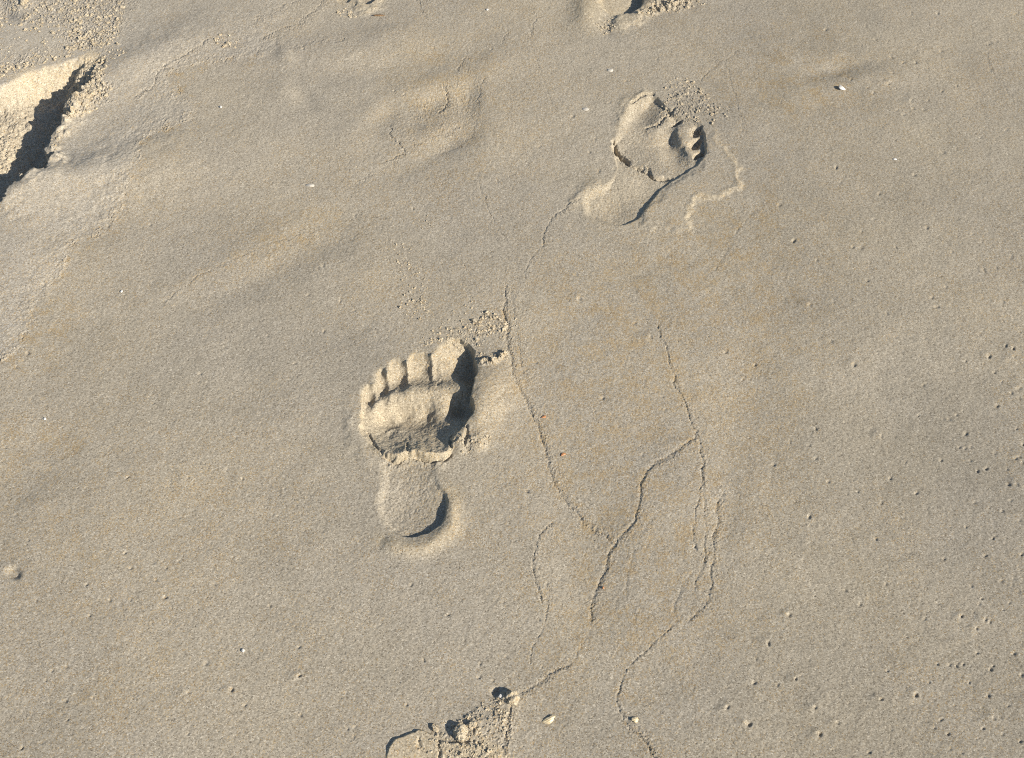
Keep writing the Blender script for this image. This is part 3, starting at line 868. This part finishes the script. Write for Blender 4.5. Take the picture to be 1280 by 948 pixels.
footprint((560, 935), 'heaped toe end of a crumbled footprint cut off by the bottom edge',
          [(476, 1000), (476, 945), (486, 922), (505, 911), (530, 908), (556, 898), (600, 880), (632, 868), (652, 880), (654, 920), (650, 1000)],
          [('toe_mound', [(484, 1000), (482, 945), (492, 926), (508, 917), (530, 915), (546, 928), (550, 1000)])])
footprint((60, 170), 'deep collapsed footprint hollow in black shadow at the left edge',
          [(-240, 330), (-290, 160), (-160, 118), (-60, 98), (0, 94), (40, 78), (76, 66), (118, 56), (142, 66), (138, 96), (124, 122), (108, 144), (98, 172), (88, 200), (86, 216), (56, 228), (28, 244), (8, 270),
           (-40, 320), (-120, 350)],
          [('lit_bank', [(-160, 132), (-60, 114), (0, 106), (40, 88), (76, 78), (112, 68), (124, 74), (112, 100), (96, 116), (76, 122), (40, 132), (0, 142), (-60, 152), (-160, 172)]),
           ('sunken_floor', HOLL)])
footprint((455, 2), 'small pair of dents cut off by the top edge above the washed-out prints',
          [(408, -30), (410, 0), (424, 10), (448, 18), (470, 16), (484, 4), (490, -30)],
          [('toe_imprint', [(448, -30), (446, -4), (454, 6), (466, 6), (474, -4), (478, -30)]), ('toe_imprint', [(418, -20), (420, -2), (428, 4), (438, 2), (442, -20)])])
footprint((540, 150), 'faint old footprint almost washed smooth, left of the upper right footprint',
          [(440, 170), (452, 138), (490, 112), (530, 98), (560, 90), (590, 84), (606, 96), (604, 130), (594, 170), (560, 196), (510, 208), (470, 210)], [])

tag(sheet('sand_ground', 0), kind='structure')


# ------------------------------------------------------------------ things lying on the sand
def height(x, y):
    i = int(np.clip(np.searchsorted(gx, x) - 1, 0, NX - 2))
    j = int(np.clip(np.searchsorted(gy, y) - 1, 0, NY - 2))
    a, b = (x - gx[i]) / (gx[i + 1] - gx[i]), (y - gy[j]) / (gy[j + 1] - gy[j])
    return (Z[j, i] * (1 - a) + Z[j, i + 1] * a) * (1 - b) + (Z[j + 1, i] * (1 - a) + Z[j + 1, i + 1] * a) * b


def ico_data(sub):
    bm = bmesh.new()
    bmesh.ops.create_icosphere(bm, subdivisions=sub, radius=1)
    v = np.array([p.co[:] for p in bm.verts])
    f = np.array([[q.index for q in p.verts] for p in bm.faces])
    bm.free()
    return v, f


ICO1, ICO2, ICO3, ICO4 = ico_data(1), ico_data(2), ico_data(3), ico_data(4)


def lump(r, sub=2, flat=.75, rough=.22, seed=None):
    """vertices of one irregular lump"""
    g = np.random.default_rng(seed) if seed is not None else rng
    v, f = (ICO1, ICO2, ICO3, ICO4)[sub - 1]
    o = g.uniform(0, 50, 3)
    k = np.ones(len(v))
    for fr, am in ((1.6, 1.0), (3.4, .6), (7, .3)):
        ph = g.uniform(0, 6.28, 3)
        ax = g.standard_normal((3, 3))
        k += rough * am * (np.sin(v @ ax[0] * fr + ph[0]) * np.sin(v @ ax[1] * fr + ph[1])) + rough * .25 * am * np.sin(v @ ax[2] * fr * 1.7 + ph[2])
    s = np.array([r * g.uniform(.8, 1.3), r * g.uniform(.75, 1.1), r * flat])
    p = v * k[:, None] * s
    a = g.uniform(0, 6.28)
    p[:, :2] = p[:, :2] @ np.array([[math.cos(a), -math.sin(a)], [math.sin(a), math.cos(a)]])
    return p, f


def mesh_obj(name, P, F, mat, loc=(0, 0, 0), sm=True, amber=.15, loose=.6):
    me = bpy.data.meshes.new(name)
    me.from_pydata([tuple(p) for p in P], [], [tuple(int(i) for i in f) for f in F])
    me.update()
    me.polygons.foreach_set('use_smooth', np.full(len(F), sm))
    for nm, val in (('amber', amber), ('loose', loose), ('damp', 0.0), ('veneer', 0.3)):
        a = me.attributes.new(nm, 'FLOAT', 'POINT')
        a.data.foreach_set('value', np.full(len(P), val, np.float32))
    me.materials.append(mat)
    o = bpy.data.objects.new(name, me)
    o.location = loc
    COL.objects.link(o)
    return o


def crumbs(label_name, spec):
    """a scatter nobody could count, one object: spec = (outline, how many, smallest, largest in mm)"""
    P, F, n = [], [], 0
    for poly, num, r0, r1 in spec:
        c = np.array(poly, float)
        lo, hi = c.min(0), c.max(0)
        k = tries = 0
        while k < num and tries < num * 30:
            tries += 1
            u, v = rng.uniform(lo[0], hi[0]), rng.uniform(lo[1], hi[1])
            if not inside(np.array([u]), np.array([v]), c)[0]:
                continue
            x, y = ground(u, v)
            if sample(T_MID, np.array([x + 9]), np.array([y]), 0.5)[0] < rng.normal(0, 1.4):
                continue
            r = (r0 + (r1 - r0) * rng.random() ** 2.6) / 1000
            p, f = lump(r, 2, rng.uniform(.6, .95), .38)
            p += rng.normal(0, .07 * r, p.shape)
            P.append(p + [x, y, height(x, y) + r * rng.uniform(-.55, .15)])
            F.append(f + n)
            n += len(p)
            k += 1
    o = mesh_obj('sand_crumbs', np.concatenate(P), np.concatenate(F), SAND, sm=False)
    tag(o, label_name, 'sand crumbs', kind='stuff')
    return o


crumbs('loose crumbs of dry sand strewn over the upper left corner',
       [([(-60, -20), (165, -20), (150, 40), (130, 66), (100, 60), (60, 40), (0, 40), (-60, 60)], 760, .8, 3.8),
        ([(70, 0), (150, 0), (150, 45), (125, 62), (80, 40)], 260, .8, 3.0),
        ([(-60, 92), (0, 82), (60, 66), (110, 46), (128, 58), (80, 72), (30, 88), (0, 100), (-60, 112)], 260, .8, 3.6),
        ([(0, 20), (100, 30), (100, 60), (0, 95)], 150, .8, 2.2),
        ([(110, 60), (150, 50), (160, 70), (120, 90)], 60, .9, 3),
        ([(-20, 150), (36, 150), (30, 196), (-20, 205)], 60, .8, 2.2)])
crumbs('crumbs of broken sand along the rim of the deep hollow',
       [([(84, 148), (92, 128), (108, 112), (118, 100), (130, 108), (142, 116), (125, 135), (100, 150)], 150, 1.2, 4.5),
        ([(100, 100), (118, 88), (136, 84), (130, 98), (112, 108)], 90, 1, 3.8),
        ([(64, 200), (64, 176), (74, 160), (80, 160), (74, 200)], 30, .9, 2.5)])
crumbs('crumbs kicked up ahead of the toes of the middle footprint',
       [([(500, 374), (530, 378), (548, 400), (522, 404), (498, 390)], 50, .7, 2.6),
        ([(515, 440), (535, 415), (560, 400), (600, 400), (600, 428), (570, 432), (545, 426), (528, 438)], 120, .7, 3.1),
        ([(588, 400), (612, 386), (636, 404), (630, 428), (604, 420)], 95, .8, 3.5),
        ([(545, 400), (590, 376), (650, 380), (640, 440), (600, 460), (585, 430)], 70, .6, 1.9),
        ([(596, 444), (634, 436), (636, 448), (604, 460)], 32, .8, 3.0),
        ([(560, 430), (600, 424), (604, 470), (590, 440)], 22, .9, 3),
        ([(560, 548), (605, 540), (620, 556), (580, 572)], 30, .8, 3),
        ([(486, 296), (506, 300), (530, 340), (540, 390), (510, 392), (498, 340)], 95, .7, 2.5),
        ([(470, 300), (520, 290), (580, 380), (520, 400)], 40, .5, 1.2),
        ([(530, 262), (560, 290), (545, 300), (515, 280)], 16, .7, 1.8)])
crumbs('crumbs thrown out past the toes of the upper right footprint',
       [([(826, 116), (836, 98), (862, 96), (886, 118), (905, 140), (890, 156), (868, 140), (846, 146), (824, 150)], 170, .9, 3.0),
        ([(850, 150), (872, 140), (884, 160), (868, 170)], 40, .9, 2.6),
        ([(900, 130), (916, 132), (906, 150)], 12, .8, 2.2)])
crumbs('clotted crumbs in the broken footprint at the bottom edge',
       [([(534, 930), (560, 908), (590, 890), (618, 876), (634, 886), (626, 915), (632, 960), (540, 960)], 240, .6, 2.9),
        ([(612, 880), (640, 890), (636, 925), (622, 930)], 40, .8, 2.0),
        ([(600, 880), (640, 866), (642, 876), (610, 890)], 40, 1, 3)])
crumbs('row of crumbs beside the heel print at the top edge',
       [([(796, 14), (826, 4), (870, -6), (880, 4), (830, 16), (800, 26)], 100, 1, 4.2),
        ([(744, 30), (766, 20), (770, 36), (752, 48)], 70, .8, 2.6)])
crumbs('small knot of crumbs on a thin crack near the upper left',
       [([(264, 50), (280, 44), (304, 52), (306, 62), (276, 62)], 46, 1, 4.4), ([(420, 12), (436, 10), (446, 22), (424, 22)], 30, 1, 3.6)])


def clod(u, v, r, label, flat=.8, seed=1):
    x, y = ground(u, v)
    p, f = lump(r / 1000, 4, flat, .2, seed)
    p += np.random.default_rng(seed).normal(0, .00022, p.shape)
    o = mesh_obj('sand_clod', p, f, SAND, (x, y, height(x, y) + r / 1000 * .15), sm=False)
    return tag(o, label, 'sand clod', 'clods of damp sand')


clod(640, 874, 6.5, 'round pale sand clod at the fork of the thin crack', .85, 3)
clod(575, 918, 7.5, 'pale sand clod with a dark hole at its left', .8, 5)
clod(590, 908, 5, 'small sand clod on the crumbled slope, second from the dark hole', .8, 8)
clod(31, 6, 7, 'rough sand clod beside a dark gap in the top left corner', .8, 12)
clod(544, 911, 4.5, 'small low sand clod on the ridge left of the dark hole', .6, 9)


def pebble(u, v, r, mat, label, name='pebble', cat='pebble', flat=.6, sink=.25, seed=1, group=None, long=1.0, ang=0):
    x, y = ground(u, v)
    p, f = lump(r / 1000, 3, flat, .09, seed)
    p[:, 0] *= long
    o = mesh_obj(name, p, f, mat, (x, y, height(x, y) + r / 1000 * sink))
    o.rotation_euler = (0, 0, R(ang))
    return tag(o, label, cat, group)


def shell_chip(u, v, a, b, mat, label, ang=0, tilt=(0, 0), lift=.5, dome=.3, seed=1, name='shell_fragment', ridges=5):
    """curved broken piece of shell with real thickness and growth ribs"""
    g = np.random.default_rng(seed)
    n, m = 30, 8
    th = min(a, b) * .16
    rad = 1 + .14 * np.sin(np.arange(n) * 2 * math.pi / n * 3 + g.uniform(0, 6)) + .07 * np.sin(np.arange(n) * 2 * math.pi / n * 7 + g.uniform(0, 6)) + g.normal(0, .03, n)
    P, F = [], []
    for layer in (0, 1):
        P.append((0, 0, dome * b - layer * th))
        for j in range(1, m + 1):
            t = j / m
            for i in range(n):
                q = 2 * math.pi * i / n
                px, py = a * rad[i] * t * math.cos(q), b * rad[i] * t * math.sin(q)
                z = dome * b * (1 - t * t) + .035 * b * math.sin(py / b * ridges * 2.4) - layer * th * (1 - .45 * t)
                P.append((px, py, z))
    K = 1 + n * m
    for layer in (0, 1):
        o = K * layer
        for i in range(n):
            i2 = (i + 1) % n
            F.append((o, o + 1 + i, o + 1 + i2) if layer == 0 else (o, o + 1 + i2, o + 1 + i))
            for j in range(m - 1):
                q = (o + 1 + j * n + i, o + 1 + (j + 1) * n + i, o + 1 + (j + 1) * n + i2, o + 1 + j * n + i2)
                F.append(q if layer == 0 else q[::-1])
    e = 1 + (m - 1) * n
    for i in range(n):
        i2 = (i + 1) % n
        F.append((e + i, K + e + i, K + e + i2, e + i2))
    x, y = ground(u, v)
    ob = mesh_obj(name, np.array(P) / 1000, F, mat, (x, y, height(x, y) + lift / 1000))
    ob.rotation_euler = (R(tilt[0]), R(tilt[1]), R(ang))
    return tag(ob, label, 'shell fragment', 'shell fragments on the sand')


shell_chip(1052, 112, 6.0, 3.6, M_WHITE, 'bright white shell shard with a dark shadow, upper right', -14, (12, 24), 2.2, .55, 2)
shell_chip(686, 900, 7.0, 3.6, M_CREAM, 'yellowish ribbed shell flake lying below the end of the thin crack', 28, (10, -8), .6, .4, 3)
shell_chip(794, 900, 3.8, 3.0, M_CREAM, 'tiny cream shell chip beside the faint curved line at the bottom', 10, (10, 14), .8, .5, 4)
shell_chip(680, 521, 3.2, 1.8, M_RUST, 'rust orange shell sliver on the long crack, upper of two', 25, (8, 8), .6, .4, 5)
shell_chip(704, 568, 3.4, 2.0, M_RUST, 'rust brown shell bit right of the long crack, lower of two', 35, (8, 10), .6, .4, 6)
shell_chip(1119, 199, 3.2, 1.6, M_WHITE, 'tiny flat white shell flake below the bright white shard', 5, (10, 8), .5, .3, 7)
shell_chip(626, 872, 2.4, 1.8, M_WHITE, 'small white shell bit inside the dark hole beside the round clod', -20, (25, 20), 1.6, .5, 8)
pebble(56, 524, 2.3, M_WHITE, 'small bright white pebble near the left edge', seed=11)
pebble(152, 365, 1.9, M_WHITE, 'tiny shiny white pebble in the left part above the white edge pebble', seed=12)
pebble(304, 814, 2.0, M_WHITE, 'white pebble with a dark pit at its left, lower left', seed=13)
pebble(276, 135, 2.4, M_WHITE, 'small white pebble on the amber grain line, upper left', seed=14, flat=.5)
pebble(609, 12.5, 2.4, M_WHITE, 'white pebble near the top edge between the dents and the heel print', seed=15)
pebble(763, 88, 4.4, M_PEB, 'flat grey pebble between the heel print and the upper right footprint', seed=16, flat=.4, long=1.3, sink=.0)
pebble(732, 137, 3.8, M_PEB, 'flat pale pebble left of the upper right footprint', seed=17, flat=.4, long=1.2, sink=.0)
pebble(388, 232, 4.2, M_PEB, 'flat sand coloured pebble below the faint old footprint', seed=18, flat=.5, long=1.3, sink=.0)
pebble(754, 734, 1.5, M_RUST, 'tiny red pebble beside the forked crack', seed=19, flat=.8)


def husk():
    """a thin brown seed husk, pointed at both ends, split along the top"""
    P, F = [], []
    n, m = 22, 10
    Lh, rr = 11.0, 1.9
    for i in range(n + 1):
        t = i / n * 2 - 1
        r = rr * max(.03, (1 - abs(t) ** 1.8)) * (1 + .08 * math.sin(i * 1.7))
        for j in range(m):
            q = 2 * math.pi * j / m
            dent = 1 - .45 * math.exp(-((q - math.pi / 2) / .5) ** 2)
            P.append((t * Lh, r * math.cos(q), r * .8 * math.sin(q) * dent + .6 * t * t))
    for i in range(n):
        for j in range(m):
            F.append((i * m + j, (i + 1) * m + j, (i + 1) * m + (j + 1) % m, i * m + (j + 1) % m))
    F.append(tuple(range(m))[::-1])
    F.append(tuple(n * m + j for j in range(m)))
    x, y = ground(474, 20.5)
    o = mesh_obj('seed_husk', np.array(P) / 1000, F, M_BROWN, (x, y, height(x, y) + .0012))
    o.rotation_euler = (0, R(4), R(6))
    tag(o, 'thin brown seed husk lying below the pair of dents at the top edge', 'seed husk')


husk()

# ------------------------------------------------------------------ light
SUN_AZ = R(-32)        # the sun stands to the right and a little towards the camera
SUN_EL = R(29.5)
d = Vector((math.cos(SUN_AZ) * math.cos(SUN_EL), math.sin(SUN_AZ) * math.cos(SUN_EL), math.sin(SUN_EL)))
sl = bpy.data.lights.new('sun', 'SUN')
sl.energy = 4.2
sl.angle = R(0.53)
sl.color = (1.0, 0.93, 0.81)
so = bpy.data.objects.new('sun', sl)
so.rotation_euler = d.to_track_quat('Z', 'Y').to_euler()
so.location = d * 10
COL.objects.link(so)

wd = bpy.data.worlds.new('World')
sc.world = wd
wd.use_nodes = True
nt = wd.node_tree
bg = nt.nodes['Background']
sky = nt.nodes.new('ShaderNodeTexSky')
sky.sky_type = 'NISHITA'
sky.sun_disc = False
sky.sun_elevation = SUN_EL
sky.sun_rotation = math.pi / 2 - SUN_AZ
sky.air_density, sky.dust_density, sky.ozone_density = 1.0, 0.6, 1.0
nt.links.new(sky.outputs[0], bg.inputs[0])
bg.inputs[1].default_value = 0.07

# ------------------------------------------------------------------ render settings
sc.render.engine = 'CYCLES'
sc.cycles.use_denoising = False
sc.cycles.max_bounces = 4
sc.cycles.diffuse_bounces = 3
sc.cycles.filter_width = 1.0
sc.view_settings.view_transform = 'Standard'
sc.view_settings.look = 'None'
sc.view_settings.exposure = 0.66
sc.view_settings.gamma = 1.0
sc.view_settings.use_curve_mapping = False
